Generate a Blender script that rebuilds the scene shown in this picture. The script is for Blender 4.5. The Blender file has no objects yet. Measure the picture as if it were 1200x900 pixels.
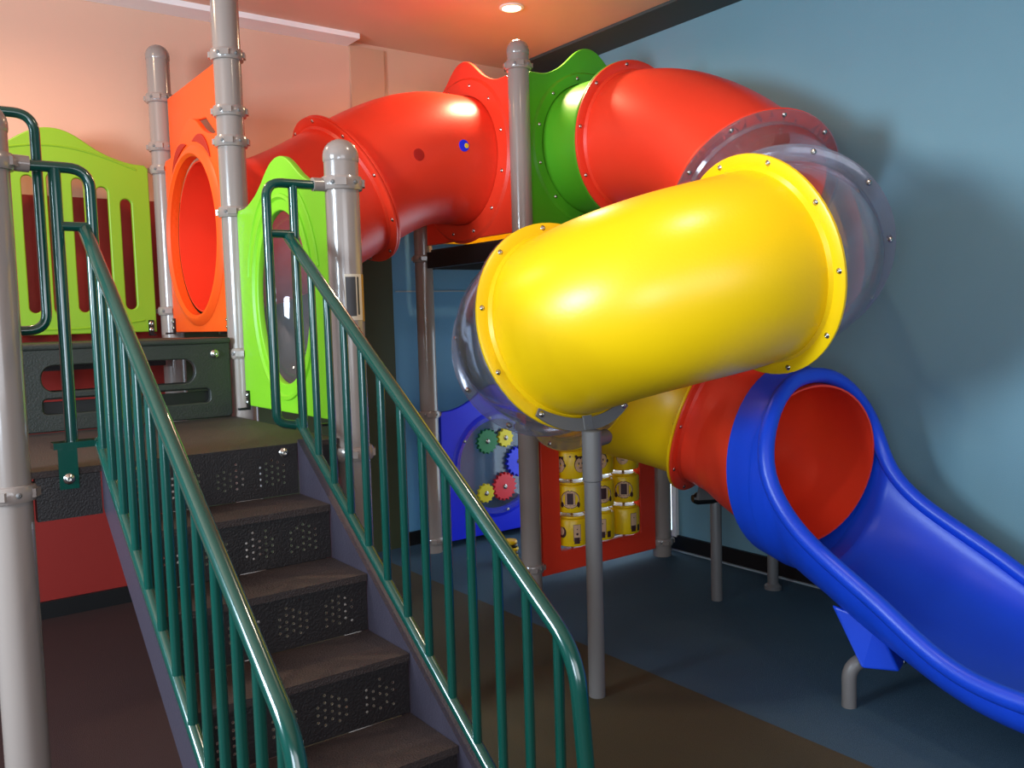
import bpy, math, random
from mathutils import Vector, Matrix
random.seed(4)
PI = math.pi
C = bpy.context.scene.collection
# ---------------------------------------------------------------- camera
cam_d = bpy.data.cameras.new('camera'); cam = bpy.data.objects.new('camera', cam_d); C.objects.link(cam)
yaw, pitch, roll = math.radians(36.34), math.radians(4.26), math.radians(1.646)
fw = Vector((math.sin(yaw)*math.cos(pitch), math.cos(yaw)*math.cos(pitch), -math.sin(pitch)))
rt = Vector((math.cos(yaw), -math.sin(yaw), 0)); up = rt.cross(fw)
# the picture content is turned counter-clockwise by roll, so the camera is turned clockwise
r2 = rt*math.cos(roll) - up*math.sin(roll); u2 = rt*math.sin(roll) + up*math.cos(roll)
cam.matrix_world = Matrix(((r2.x, u2.x, -fw.x, 0), (r2.y, u2.y, -fw.y, 0), (r2.z, u2.z, -fw.z, 1.65), (0, 0, 0, 1)))
cam_d.sensor_width = 36; cam_d.lens = 36*1032.3/1200; cam_d.clip_start = .05
bpy.context.scene.camera = cam
# ---------------------------------------------------------------- world, lights, exposure
w = bpy.data.worlds.new('world'); bpy.context.scene.world = w; w.use_nodes = True
w.node_tree.nodes['Background'].inputs[0].default_value = (.55, .68, .9, 1)
w.node_tree.nodes['Background'].inputs[1].default_value = .22
vs = bpy.context.scene.view_settings
vs.view_transform = 'Standard'; vs.look = 'None'; vs.gamma = 1; vs.use_curve_mapping = False; vs.exposure = -.1
def area(name, loc, target, sx, sy, power, col):
    d = bpy.data.lights.new(name, 'AREA'); d.shape = 'RECTANGLE'; d.size = sx; d.size_y = sy; d.energy = power; d.color = col
    o = bpy.data.objects.new(name, d); C.objects.link(o); o.location = loc
    o.rotation_euler = (Vector(target)-Vector(loc)).to_track_quat('-Z', 'Y').to_euler(); return o
area('left_daylight_and_fill', (-2.6, 2.5, 2.3), (4.5, 2.5, .9), 1.2, 1.1, 320, (.68, .86, 1))
area('daylight_behind', (.2, -2.6, 2.0), (3.0, 3.2, 1.5), 2.8, 1.8, 74, (.9, .94, 1))
area('left_daylight_and_fill', (-1.7, -.9, 1.5), (3.7, 5.3, .7), 1.3, 1.2, 80, (.72, .86, 1))  # added fill that brightens the gear panel, not a known window
def spot(name, loc, target, power, col, size=150, blend=.8, rad=.06):
    d = bpy.data.lights.new(name, 'SPOT'); d.energy = power; d.color = col; d.spot_size = math.radians(size); d.spot_blend = blend; d.shadow_soft_size = rad
    o = bpy.data.objects.new(name, d); C.objects.link(o); o.location = loc
    o.rotation_euler = (Vector(target)-Vector(loc)).to_track_quat('-Z', 'Y').to_euler(); return o
WARM = (1, .68, .42)
spot('downlight_beam', (3.39, 4.50, 3.52), (3.39, 4.5, 0), 115, WARM, 170)
spot('downlight_beam', (.45, 4.6, 3.5), (.75, 4.6, 0), 58, WARM, 165)
spot('downlight_beam', (2.2, 1.9, 3.5), (2.3, 2.0, 0), 55, (1, .82, .62), 165)
# ---------------------------------------------------------------- materials
def lin(c):
    return tuple((x/255/12.92 if x/255 <= .04045 else ((x/255+.055)/1.055)**2.4) for x in c) + (1,)
MATS = {}
def mat(name, rgb, rough=.4, metal=0, bump=0, bscale=60, var=.06, vscale=3, spec=.5, coat=0):
    m = bpy.data.materials.new(name); m.use_nodes = True; nt = m.node_tree; b = nt.nodes['Principled BSDF']
    c = lin(rgb)
    tc = nt.nodes.new('ShaderNodeTexCoord')
    n = nt.nodes.new('ShaderNodeTexNoise'); n.inputs['Scale'].default_value = vscale; n.inputs['Detail'].default_value = 5
    nt.links.new(tc.outputs['Object'], n.inputs['Vector'])
    mx = nt.nodes.new('ShaderNodeMix'); mx.data_type = 'RGBA'
    mx.inputs[6].default_value = tuple(x*(1-var) for x in c[:3])+(1,); mx.inputs[7].default_value = tuple(min(1, x*(1+var)) for x in c[:3])+(1,)
    nt.links.new(n.outputs['Fac'], mx.inputs[0]); nt.links.new(mx.outputs[2], b.inputs['Base Color'])
    b.inputs['Roughness'].default_value = rough; b.inputs['Metallic'].default_value = metal
    b.inputs['Specular IOR Level'].default_value = spec; b.inputs['Coat Weight'].default_value = coat; b.inputs['Coat Roughness'].default_value = .08
    if bump:
        n2 = nt.nodes.new('ShaderNodeTexNoise'); n2.inputs['Scale'].default_value = bscale; n2.inputs['Detail'].default_value = 4
        nt.links.new(tc.outputs['Object'], n2.inputs['Vector'])
        bp = nt.nodes.new('ShaderNodeBump'); bp.inputs['Strength'].default_value = bump; bp.inputs['Distance'].default_value = .01
        nt.links.new(n2.outputs['Fac'], bp.inputs['Height']); nt.links.new(bp.outputs[0], b.inputs['Normal'])
    MATS[name] = m; return m
mat('red_plastic', (243, 62, 36), .36, bump=.05, bscale=90)
mat('orange_plastic', (252, 84, 20), .42, bump=.05, bscale=90)
mat('yellow_plastic', (255, 204, 10), .34, bump=.04, bscale=90)
mat('blue_plastic', (20, 72, 215), .36, bump=.05, bscale=90)
mat('deep_blue_plastic', (26, 44, 238), .38, bump=.03, bscale=90)
mat('lime_plastic', (126, 196, 34), .42, bump=.04, bscale=90)
mat('green_plastic', (82, 165, 30), .4, bump=.04, bscale=90)
mat('olive_lime_plastic', (128, 172, 32), .42, bump=.04, bscale=90)
mat('post_paint', (144, 130, 122), .22, coat=.5, var=.03)
mat('pole_paint', (112, 108, 106), .42, var=.05)
mat('rail_green', (6, 64, 54), .2, coat=.6, var=.08)
mat('deck_rubber', (48, 35, 32), .62, bump=.5, bscale=180, var=.2, vscale=25)
mat('stringer_paint', (54, 49, 60), .4, bump=.2, bscale=160, var=.1)
mat('step_metal', (27, 20, 20), .48, bump=.3, bscale=160, var=.15)
mat('bench_plastic', (40, 42, 38), .45, bump=.25, bscale=140)
mat('black_plastic', (16, 15, 16), .4)
mat('steel', (190, 186, 180), .25, metal=1)
mat('hole_light_tone', (185, 180, 165), .4, metal=.6)  # pale tone stands in for light showing through the riser holes
mat('dark_red_plastic', (176, 22, 14), .45)
mat('gear_green', (22, 130, 78), .4)
mat('gear_yellow', (240, 222, 30), .4)
mat('gear_red', (236, 44, 60), .4)
mat('print_skin', (222, 176, 140), .5)
mat('print_ink', (62, 28, 34), .5)
mat('white_paint', (248, 240, 236), .6)
mat('label_gold', (176, 130, 40), .4)
mat('label_cream', (206, 190, 170), .5)
mat('label_dark', (60, 58, 60), .5)
mat('skirting_black', (16, 14, 14), .45)
mat('seam_light', (150, 160, 165), .5)
mat('blue_wall_paint', (112, 152, 166), .62, bump=.12, bscale=220, var=.04)
mat('ceiling_paint', (226, 176, 150), .75, bump=.05, bscale=200, var=.03)
mat('bulkhead_paint', (58, 66, 66), .7, var=.05)
def glass(name, tint, refl=.9, rough=.04, haze=.12):
    m = bpy.data.materials.new(name); m.use_nodes = True; nt = m.node_tree; nt.nodes.clear()
    out = nt.nodes.new('ShaderNodeOutputMaterial'); tr = nt.nodes.new('ShaderNodeBsdfTransparent'); gl = nt.nodes.new('ShaderNodeBsdfGlossy'); df = nt.nodes.new('ShaderNodeBsdfDiffuse')
    tr.inputs[0].default_value = lin(tint); gl.inputs['Roughness'].default_value = rough; gl.inputs[0].default_value = (.9, .9, .95, 1); df.inputs[0].default_value = (.5, .5, .55, 1)
    fc = nt.nodes.new('ShaderNodeLayerWeight'); fc.inputs[0].default_value = .5
    pw = nt.nodes.new('ShaderNodeMath'); pw.operation = 'POWER'; pw.inputs[1].default_value = 3.5; nt.links.new(fc.outputs['Facing'], pw.inputs[0])
    lw = nt.nodes.new('ShaderNodeMath'); lw.operation = 'MULTIPLY_ADD'; lw.inputs[1].default_value = .55; lw.inputs[2].default_value = .035; nt.links.new(pw.outputs[0], lw.inputs[0])
    no = nt.nodes.new('ShaderNodeTexNoise'); no.inputs['Scale'].default_value = 7; tc = nt.nodes.new('ShaderNodeTexCoord'); nt.links.new(tc.outputs['Object'], no.inputs[0])
    mp = nt.nodes.new('ShaderNodeMapRange'); mp.inputs[3].default_value = haze*.5; mp.inputs[4].default_value = haze*1.5; nt.links.new(no.outputs[0], mp.inputs[0])
    a = nt.nodes.new('ShaderNodeMixShader'); b = nt.nodes.new('ShaderNodeMixShader')
    nt.links.new(mp.outputs[0], a.inputs[0]); nt.links.new(tr.outputs[0], a.inputs[1]); nt.links.new(df.outputs[0], a.inputs[2])
    nt.links.new(lw.outputs[0], b.inputs[0]); nt.links.new(a.outputs[0], b.inputs[1]); nt.links.new(gl.outputs[0], b.inputs[2])
    nt.links.new(b.outputs[0], out.inputs[0]); MATS[name] = m; return m
glass('clear_plastic', (247, 248, 251), haze=.07)
glass('clear_rim', (240, 241, 248), haze=.12, rough=.12)
glass('smoke_bubble', (222, 214, 210), haze=.1)
glass('clear_acrylic', (246, 249, 253), haze=.06)
def emit(name, rgb, s):
    m = bpy.data.materials.new(name); m.use_nodes = True; b = m.node_tree.nodes['Principled BSDF']
    b.inputs['Emission Color'].default_value = lin(rgb); b.inputs['Emission Strength'].default_value = s; b.inputs['Base Color'].default_value = lin(rgb); MATS[name] = m
emit('lamp_glow', (255, 214, 150), 26)
emit('daylight_pane', (205, 230, 245), 3.2)
def zoned(name, axis_conf, rough, bump, bscale, var):
    """paint zones: colour chosen by object-space X / Z thresholds (the painted bands of the wall and the poured floor)"""
    m = bpy.data.materials.new(name); m.use_nodes = True; nt = m.node_tree; b = nt.nodes['Principled BSDF']
    tc = nt.nodes.new('ShaderNodeTexCoord'); sp = nt.nodes.new('ShaderNodeSeparateXYZ'); nt.links.new(tc.outputs['Object'], sp.inputs[0])
    cur = None
    base, steps = axis_conf
    val = nt.nodes.new('ShaderNodeRGB'); val.outputs[0].default_value = lin(base); cur = val.outputs[0]
    for ax, thr, rgb in steps:
        g = nt.nodes.new('ShaderNodeMath'); g.operation = 'GREATER_THAN'; g.inputs[1].default_value = thr; nt.links.new(sp.outputs[ax], g.inputs[0])
        mx = nt.nodes.new('ShaderNodeMix'); mx.data_type = 'RGBA'; mx.inputs[7].default_value = lin(rgb)
        nt.links.new(g.outputs[0], mx.inputs[0]); nt.links.new(cur, mx.inputs[6]); cur = mx.outputs[2]
    n = nt.nodes.new('ShaderNodeTexNoise'); n.inputs['Scale'].default_value = bscale; n.inputs['Detail'].default_value = 4; nt.links.new(tc.outputs['Object'], n.inputs[0])
    mr = nt.nodes.new('ShaderNodeMapRange'); mr.inputs[3].default_value = 1-var; mr.inputs[4].default_value = 1+var; nt.links.new(n.outputs[0], mr.inputs[0])
    hs = nt.nodes.new('ShaderNodeHueSaturation'); nt.links.new(mr.outputs[0], hs.inputs['Value']); nt.links.new(cur, hs.inputs['Color'])
    nt.links.new(hs.outputs[0], b.inputs['Base Color']); b.inputs['Roughness'].default_value = rough
    bp = nt.nodes.new('ShaderNodeBump'); bp.inputs['Strength'].default_value = bump; bp.inputs['Distance'].default_value = .008
    nt.links.new(n.outputs[0], bp.inputs['Height']); nt.links.new(bp.outputs[0], b.inputs['Normal'])
    MATS[name] = m
CREAM = (220, 170, 144)
zoned('back_wall_paint', ((140, 26, 16), [(0, 1.50, (70, 84, 56)), (0, 3.10, (92, 146, 182)), (2, 2.42, CREAM)]), .6, .1, 200, .03)
zoned('pilaster_paint', ((58, 62, 38), [(2, 2.42, (205, 154, 124))]), .6, .1, 200, .03)
zoned('floor_rubber', ((50, 24, 19), [(0, 1.25, (66, 58, 36)), (0, 2.83, (52, 80, 98))]), .75, .5, 260, .35)
# ---------------------------------------------------------------- mesh helpers
def mesh_obj(name, V, F, m, parent=None, smooth=True, angle=40):
    me = bpy.data.meshes.new(name); me.from_pydata([tuple(v) for v in V], [], F); me.update()
    me.materials.append(MATS[m])
    if smooth:
        me.polygons.foreach_set('use_smooth', [True]*len(me.polygons))
        try: me.set_sharp_from_angle(angle=math.radians(angle))
        except Exception: pass
    o = bpy.data.objects.new(name, me); C.objects.link(o)
    if parent is not None:
        o.parent = parent; o.matrix_parent_inverse = Matrix.Translation(-Vector(world_loc(parent)))
    return o
def world_loc(o):
    return o.get('_base', (0, 0, 0)) if o.parent is None else (0, 0, 0)   # parts sit in world space already
class MB:
    def __init__(s): s.V = []; s.F = []
    def add(s, V, F):
        n = len(s.V); s.V += [Vector(v) for v in V]; s.F += [tuple(i+n for i in f) for f in F]; return s
    def box(s, a, b):
        x0, y0, z0 = a; x1, y1, z1 = b
        return s.add([(x0,y0,z0),(x1,y0,z0),(x1,y1,z0),(x0,y1,z0),(x0,y0,z1),(x1,y0,z1),(x1,y1,z1),(x0,y1,z1)],
                     [(0,3,2,1),(4,5,6,7),(0,1,5,4),(1,2,6,5),(2,3,7,6),(3,0,4,7)])
    def hexa(s, P): return s.add(P, [(0,3,2,1),(4,5,6,7),(0,1,5,4),(1,2,6,5),(2,3,7,6),(3,0,4,7)])
    def tube(s, path, r, n=12, caps=True, up0=None):
        path = [Vector(p) for p in path]; fr = frames(path, up0); R = r if hasattr(r, '__len__') else [r]*len(path)
        base = len(s.V)
        for (p, t, a, b), rr in zip(fr, R):
            for k in range(n):
                th = 2*PI*k/n; s.V.append(p + (a*math.cos(th)+b*math.sin(th))*rr)
        for i in range(len(path)-1):
            for k in range(n):
                k2 = (k+1) % n; s.F.append((base+i*n+k, base+i*n+k2, base+(i+1)*n+k2, base+(i+1)*n+k))
        if caps:
            s.F.append(tuple(base+k for k in reversed(range(n)))); e = base+(len(path)-1)*n; s.F.append(tuple(e+k for k in range(n)))
        return s
    def lathe(s, prof, org, axis=(0, 0, 1), n=32, closed=False):
        org = Vector(org); t = Vector(axis).normalized(); a = t.orthogonal().normalized(); b = t.cross(a); base = len(s.V)
        for r, h in prof:
            for k in range(n):
                th = 2*PI*k/n; s.V.append(org + t*h + (a*math.cos(th)+b*math.sin(th))*r)
        m = len(prof)
        for i in range(m if closed else m-1):
            j = (i+1) % m
            for k in range(n):
                k2 = (k+1) % n; s.F.append((base+i*n+k, base+i*n+k2, base+j*n+k2, base+j*n+k))
        return s
    def build(s, name, m, parent=None, smooth=True, angle=40):
        return mesh_obj(name, s.V, s.F, m, parent, smooth, angle)
def frames(path, up0=None):
    out = []; a = None
    for i, p in enumerate(path):
        q0 = path[max(0, i-1)]; q1 = path[min(len(path)-1, i+1)]; t = (q1-q0).normalized()
        if a is None:
            a = (Vector(up0) - t*Vector(up0).dot(t)).normalized() if up0 else t.orthogonal().normalized()
        else: a = (a - t*a.dot(t)).normalized()
        out.append((p, t, a, t.cross(a)))
    return out
def fillet(pts, rad, n=6):
    """round the corners of a polyline"""
    P = [Vector(p) for p in pts]; out = [P[0]]
    for i in range(1, len(P)-1):
        a = (P[i-1]-P[i]); b = (P[i+1]-P[i]); d = min(rad, a.length*.49, b.length*.49); p0 = P[i]+a.normalized()*d; p2 = P[i]+b.normalized()*d
        for k in range(n+1):
            t = k/n; out.append(p0*(1-t)**2 + P[i]*2*t*(1-t) + p2*t*t)
    out.append(P[-1]); return out
def thing(name, label, cat, loc=(0, 0, 0), group=None):
    o = bpy.data.objects.new(name, None); o.empty_display_size = .1; C.objects.link(o); o.location = loc; o['_base'] = tuple(loc)
    o['label'] = label; o['category'] = cat
    if group: o['group'] = group
    return o
def tag(o, label, cat, group=None):
    o['label'] = label; o['category'] = cat
    if group: o['group'] = group
    return o
def struct(o): o['kind'] = 'structure'; return o
def copy_tree(o, parent=None, delta=Vector((0, 0, 0))):
    c = o.copy(); C.objects.link(c)
    if parent is not None: c.parent = parent
    for ch in [x for x in bpy.data.objects if x.parent == o]: copy_tree(ch, c)
    return c
BOLT = {}
def bolt(parent, pos, nrm, r=.011, m='steel', name='bolt'):
    key = (r, m)
    if key not in BOLT:
        b = MB().lathe([(r*1.45, 0), (r*1.45, r*.22), (r, r*.3), (r*.8, r*.75), (r*.35, r*.9), (r*.3, r*.6), (0.0005, r*.6)], (0, 0, 0), n=10)
        me = bpy.data.meshes.new('bolt'); me.from_pydata([tuple(v) for v in b.V], [], b.F); me.materials.append(MATS[m])
        me.polygons.foreach_set('use_smooth', [True]*len(me.polygons)); BOLT[key] = me
    o = bpy.data.objects.new(name, BOLT[key]); C.objects.link(o); o.parent = parent
    o.matrix_parent_inverse = Matrix.Translation(-Vector(world_loc(parent)))
    o.rotation_euler = Vector(nrm).to_track_quat('Z', 'Y').to_euler(); o.location = pos
    return o
def panel_mesh(name, outline, holes, thick, org, ax, ay, m, parent=None, bevel=.006):
    """flat board with holes, outline in 2D (x along ax, y along ay); the normal is ax x ay"""
    cu = bpy.data.curves.new(name, 'CURVE'); cu.dimensions = '2D'; cu.fill_mode = 'BOTH'; cu.extrude = max(.0005, thick/2-bevel); cu.bevel_depth = bevel; cu.bevel_resolution = 2; cu.offset = -bevel
    for P in [outline]+holes:
        sp = cu.splines.new('POLY'); sp.points.add(len(P)-1); sp.use_cyclic_u = True
        for i, (x, y) in enumerate(P): sp.points[i].co = (x, y, 0, 1)
    t = bpy.data.objects.new('tmp', cu); C.objects.link(t); bpy.context.view_layer.update()
    me = bpy.data.meshes.new_from_object(t.evaluated_get(bpy.context.evaluated_depsgraph_get())); bpy.data.objects.remove(t)
    ax = Vector(ax); ay = Vector(ay); az = ax.cross(ay); o3 = Vector(org)
    M = Matrix(((ax.x, ay.x, az.x, o3.x), (ax.y, ay.y, az.y, o3.y), (ax.z, ay.z, az.z, o3.z), (0, 0, 0, 1)))
    me.transform(M); me.name = name; me.materials.clear(); me.materials.append(MATS[m])
    me.polygons.foreach_set('use_smooth', [True]*len(me.polygons))
    try: me.set_sharp_from_angle(angle=math.radians(35))
    except Exception: pass
    o = bpy.data.objects.new(name, me); C.objects.link(o)
    if parent is not None: o.parent = parent; o.matrix_parent_inverse = Matrix.Translation(-Vector(world_loc(parent)))
    return o
def circ(cx, cy, rx, ry=None, n=48): ry = ry or rx; return [(cx+rx*math.cos(2*PI*k/n), cy+ry*math.sin(2*PI*k/n)) for k in range(n)]
def rrect(x0, y0, x1, y1, r, n=6):
    out = []
    for cx, cy, a in ((x1-r, y1-r, 0), (x0+r, y1-r, 90), (x0+r, y0+r, 180), (x1-r, y0+r, 270)):
        for k in range(n+1):
            t = math.radians(a+90*k/n); out.append((cx+r*math.cos(t), cy+r*math.sin(t)))
    return out
def hump(x0, x1, y0, y1, hh, n=36, wide=.80):
    """panel outline: square shoulders with a wavy hump in the middle of the top edge"""
    out = [(x0, y0), (x1, y0), (x1, y1-.02), (x1-.02, y1)]; c = (x0+x1)/2; hw = (x1-x0)/2*wide
    for k in range(n+1):
        x = c+hw-(2*hw)*k/n; t = abs(x-c)/hw
        y = y1 + hh*(.5+.5*math.cos(PI*t)) - .015*math.sin(PI*t)**4; out.append((x, y))
    out += [(x0+.02, y1), (x0, y1-.02)]; return out
def uv3(org, ax, ay, x, y, off=0):
    ax = Vector(ax); ay = Vector(ay); return Vector(org)+ax*x+ay*y+ax.cross(ay)*off
def ridge(name, pts2, org, ax, ay, off, m, parent, r=.008, closed=True):
    P = [uv3(org, ax, ay, x, y, off) for x, y in pts2]
    if closed: P = P+[P[0], P[1]]
    return MB().tube(P, r, 6, not closed).build(name, m, parent)
# ================================================================ THE ROOM
VB, UR, ZC = 5.63, 4.5, 3.58
def plane(name, pts, m):
    return struct(MB().add(pts, [tuple(range(len(pts)))]).build(name, m, smooth=False))
def slab(name, a, b, m): return struct(MB().box(a, b).build(name, m, smooth=False))
slab('floor', (-3.2, -3.2, -.1), (UR+.1, VB+.1, 0), 'floor_rubber')
slab('wall_back', (-3.2, VB, 0), (UR+.1, VB+.1, ZC+.1), 'back_wall_paint')
slab('wall_right', (UR, -3.2, 0), (UR+.1, VB, ZC+.1), 'blue_wall_paint')
slab('ceiling', (-3.2, -3.2, ZC), (UR+.1, VB+.1, ZC+.12), 'ceiling_paint')
slab('trim_1', (4.155, -3.2, ZC-.02), (UR-.001, VB-.001, ZC-.001), 'bulkhead_paint')
slab('trim_2', (-3.2, VB-.19, ZC-.035), (2.82, VB-.001, ZC-.001), 'white_paint')
slab('trim_3', (2.83, VB-.02, .0), (3.09, VB-.001, ZC-.03), 'pilaster_paint')
slab('baseboard_back', (-3.2, VB-.022, .0), (2.83, VB-.001, .1), 'skirting_black')
slab('baseboard_right', (UR-.022, -3.2, .012), (UR-.001, VB-.05, .11), 'skirting_black')
slab('trim_4', (UR-.034, -3.2, 0), (UR-.001, VB-.05, .011), 'seam_light')
slab('trim_5', (3.1, VB-.022, 0), (UR-.04, VB-.001, .1), 'skirting_black')
slab('trim_6', (3.12, VB-.006, 1.862), (4.46, VB-.001, 1.872), 'seam_light')
# low window in the right wall behind the activity panels
wn = struct(MB().box((UR-.012, 4.24, .14), (UR-.006, 5.30, 1.55)).build('window_1', 'daylight_pane', smooth=False))
f = MB()
for a, b in (((4.20, .1), (4.24, 1.6)), ((5.30, .1), (5.34, 1.6)), ((4.24, 1.55), (5.30, 1.6)), ((4.24, .1), (5.30, .14)), ((4.785, .14), (4.815, 1.55))):
    f.box((UR-.03, a[0], a[1]), (UR-.002, b[0], b[1]))
f.build('window_frame', 'white_paint', wn, smooth=False)
# downlight
dl = thing('ceiling_light', 'glowing round warm ceiling lamp above the tall grey tower post', 'ceiling light', (3.39, 4.50, ZC))
MB().lathe([(.056, -.001), (.075, -.001), (.078, -.008), (.06, -.012), (.056, -.006)], (3.39, 4.5, ZC), n=28, closed=True).build('bezel', 'white_paint', dl)
MB().lathe([(.0005, -.012), (.035, -.011), (.055, -.004)], (3.39, 4.5, ZC), n=24).build('lens', 'lamp_glow', dl)
# ================================================================ POSTS
PR = .0635
def post(pos, h, rings, label, ears=()):
    x, y = pos; t = thing('support_post', label, 'post', (x, y, 0), 'grey steel posts of the play structure')
    MB().lathe([(.0005, 0), (PR, 0), (PR, h-.075)], (x, y, 0), n=32).build('pole', 'post_paint', t)
    MB().lathe([(PR+.001, h-.085), (PR+.003, h-.078), (PR+.003, h-.06)]+[((PR+.002)*math.cos(a*PI/12), h-.06+.06*math.sin(a*PI/12)) for a in range(1, 6)]+[(.0005, h)], (x, y, 0), n=32).build('cap', 'post_paint', t)
    for z in rings:
        r = MB().lathe([(PR, -.026), (PR+.01, -.024), (PR+.015, -.012), (PR+.016, 0), (PR+.015, .012), (PR+.01, .024), (PR, .026)], (x, y, z), n=32)
        for k in range(4):
            a = PI/4+k*PI/2+.3; d = Vector((math.cos(a), math.sin(a), 0)); p = Vector((x, y, z))+d*(PR+.014)
            e = Vector((-d.y, d.x, 0)); P = []
            for sz in (-.013, .013):
                for q in (-e*.026-d*.012, e*.026-d*.012, e*.020+d*.007, -e*.020+d*.007): P.append(p+q+Vector((0, 0, sz)))
            r.hexa(P)
        c = r.build('clamp_ring', 'post_paint', t)
        for a in (-2.45, -1.35):
            d = Vector((math.cos(a), math.sin(a), 0)); bolt(c, Vector((x, y, z))+d*(PR+.0155), d, .006, 'pole_paint', 'bolt_socket')
    return t
RL, TV, BV = 3.04, 4.2, 5.35
UA, UC, UE = 1.477, 3.2, 4.33
post((.33, RL), 2.33, [2.156, 1.165], 'thick light grey post at the left edge of the photo, in front of the landing')
pr_ = post((UA, RL), 2.33, [2.165, 1.16], 'grey dome-topped post at the top right of the stairs, with a small sticker')
post((UA, TV), 3.27, [2.92, 2.66, 2.52, 2.19, 1.52], 'tallest grey post left of the lime green oval window panel, cut by the frame top')
post((UA, BV), 3.27, [2.965, 2.69, 2.56, 1.75], 'grey post between the green slatted barrier and the orange tunnel panel')
post((UC, TV), 3.27, [3.12, 1.0, .13], 'central grey tower post between the upper red panel and green panel')
post((UC, BV), 3.2, [2.08, .99, .085], 'grey post at the left side of the blue gear panel')
post((UE, TV), 3.2, [2.1, 1.0, .10], 'grey post at the right side of the red turning-cylinder panel')
post((UE, BV), 3.2, [2.1, 1.0, .10], 'back corner tower post hidden behind the blue gear panel')
# sticker on the right stair post
lab = thing('warning_sticker', 'small striped gold, cream and grey sticker on the post at top right of stairs', 'sticker', (UA, RL, 1.7))
def patch(name, a0, a1, z0, z1, m, parent, rr=PR+.0015, cx=UA, cy=RL):
    V = []; F = []; n = 8
    for k in range(n+1):
        a = a0+(a1-a0)*k/n
        for z in (z0, z1):
            V.append((cx+rr*math.cos(a), cy+rr*math.sin(a), z))
    for k in range(n): F.append((2*k, 2*k+2, 2*k+3, 2*k+1))
    return mesh_obj(name, V, F, m, parent)
patch('gold_band', -.95, -.62, 1.655, 1.83, 'label_gold', lab)
patch('cream_field', -2.1, -.97, 1.66, 1.83, 'label_cream', lab)
patch('grey_field', -2.05, -1.45, 1.675, 1.82, 'label_dark', lab, PR+.002)
patch('dark_stripe', -1.36, -1.22, 1.68, 1.82, 'label_dark', lab, PR+.002)
patch('dark_stripe', -1.98, -1.25, 1.61, 1.632, 'label_dark', lab, PR+.002)
# ================================================================ LANDING AND DECKS
ZD = 1.222
lp = thing('landing_platform', 'dark rubber-coated landing deck at the top of the stairs', 'platform', (.9, 3.6, ZD))
MB().box((.30, RL-.02, ZD-.02), (UA-.066, TV-.04, ZD)).build('deck_surface', 'deck_rubber', lp, smooth=False)
MB().box((.40, RL-.022, ZD-.155), (.585, RL+.02, ZD-.021)).build('front_beam', 'step_metal', lp, smooth=False)
MB().box((1.28, RL-.022, ZD-.155), (UA-.075, RL+.02, ZD-.021)).build('front_beam', 'step_metal', lp, smooth=False)
MB().box((UA-.09, RL+.07, ZD-.16), (UA-.05, TV-.07, ZD-.021)).build('side_beam', 'step_metal', lp, smooth=False)
MB().box((.40, TV-.10, ZD-.16), (UA-.075, TV-.06, ZD-.021)).build('rear_beam', 'step_metal', lp, smooth=False)
bn = thing('step_bench', 'dark moulded plastic step bench with a long slot across the landing', 'step', (.9, TV, ZD))
ZU = 1.60
PX = (1, 0, 0); PZ = (0, 0, 1)
panel_mesh('front_panel', rrect(.30, ZD+.002, UA-.075, ZU-.012, .02), [rrect(.60, 1.395, 1.235, 1.505, .05), rrect(.60, 1.30, 1.30, 1.365, .02)], .035, (0, TV-.03, 0), PX, PZ, 'bench_plastic', bn)
MB().box((.585, TV-.018, 1.36), (1.31, TV+.10, 1.392)).build('ledge', 'bench_plastic', bn, smooth=False)
MB().box((.585, TV-.011, 1.285), (1.32, TV+.004, 1.35)).build('recess_plate', 'black_plastic', bn, smooth=False)
t_ = MB().box((.28, TV-.055, ZU-.03), (UA-.07, TV+.30, ZU)); o = t_.build('top_step', 'bench_plastic', bn, smooth=False)
bv = o.modifiers.new('b', 'BEVEL'); bv.width = .012; bv.segments = 3
bolt(bn, (1.33, TV-.05, 1.525), (0, -1, 0), .015)
bolt(bn, (.46, TV-.05, 1.525), (0, -1, 0), .015)
up_ = thing('upper_platform', 'upper dark deck behind the step bench', 'platform', (.9, 4.9, ZU))
MB().box((.30, TV+.31, ZU-.035), (UA-.07, BV-.06, ZU-.004)).build('deck_surface', 'deck_rubber', up_, smooth=False)
MB().box((.42, BV-.11, ZU-.16), (UA-.08, BV-.07, ZU-.036)).build('rear_beam', 'step_metal', up_, smooth=False)
ZT = 2.14
tp = thing('tower_platform', 'dark deck high in the tower between red and green panels', 'platform', (3.76, 4.78, ZT))
MB().box((UC+.03, TV+.03, ZT-.02), (UE-.03, BV-.03, ZT)).build('deck_surface', 'deck_rubber', tp, smooth=False)
for a, b in (((UC-.02, TV+.08, ZT-.13), (UC+.02, BV-.08, ZT-.021)), ((UC+.08, TV-.02, ZT-.13), (UE-.08, TV+.02, ZT-.021)), ((UC+.08, BV-.02, ZT-.13), (UE-.08, BV+.02, ZT-.021)), ((UE-.02, TV+.08, ZT-.13), (UE+.02, BV-.08, ZT-.021))):
    MB().box(a, b).build('edge_beam', 'step_metal', tp, smooth=False)
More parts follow.
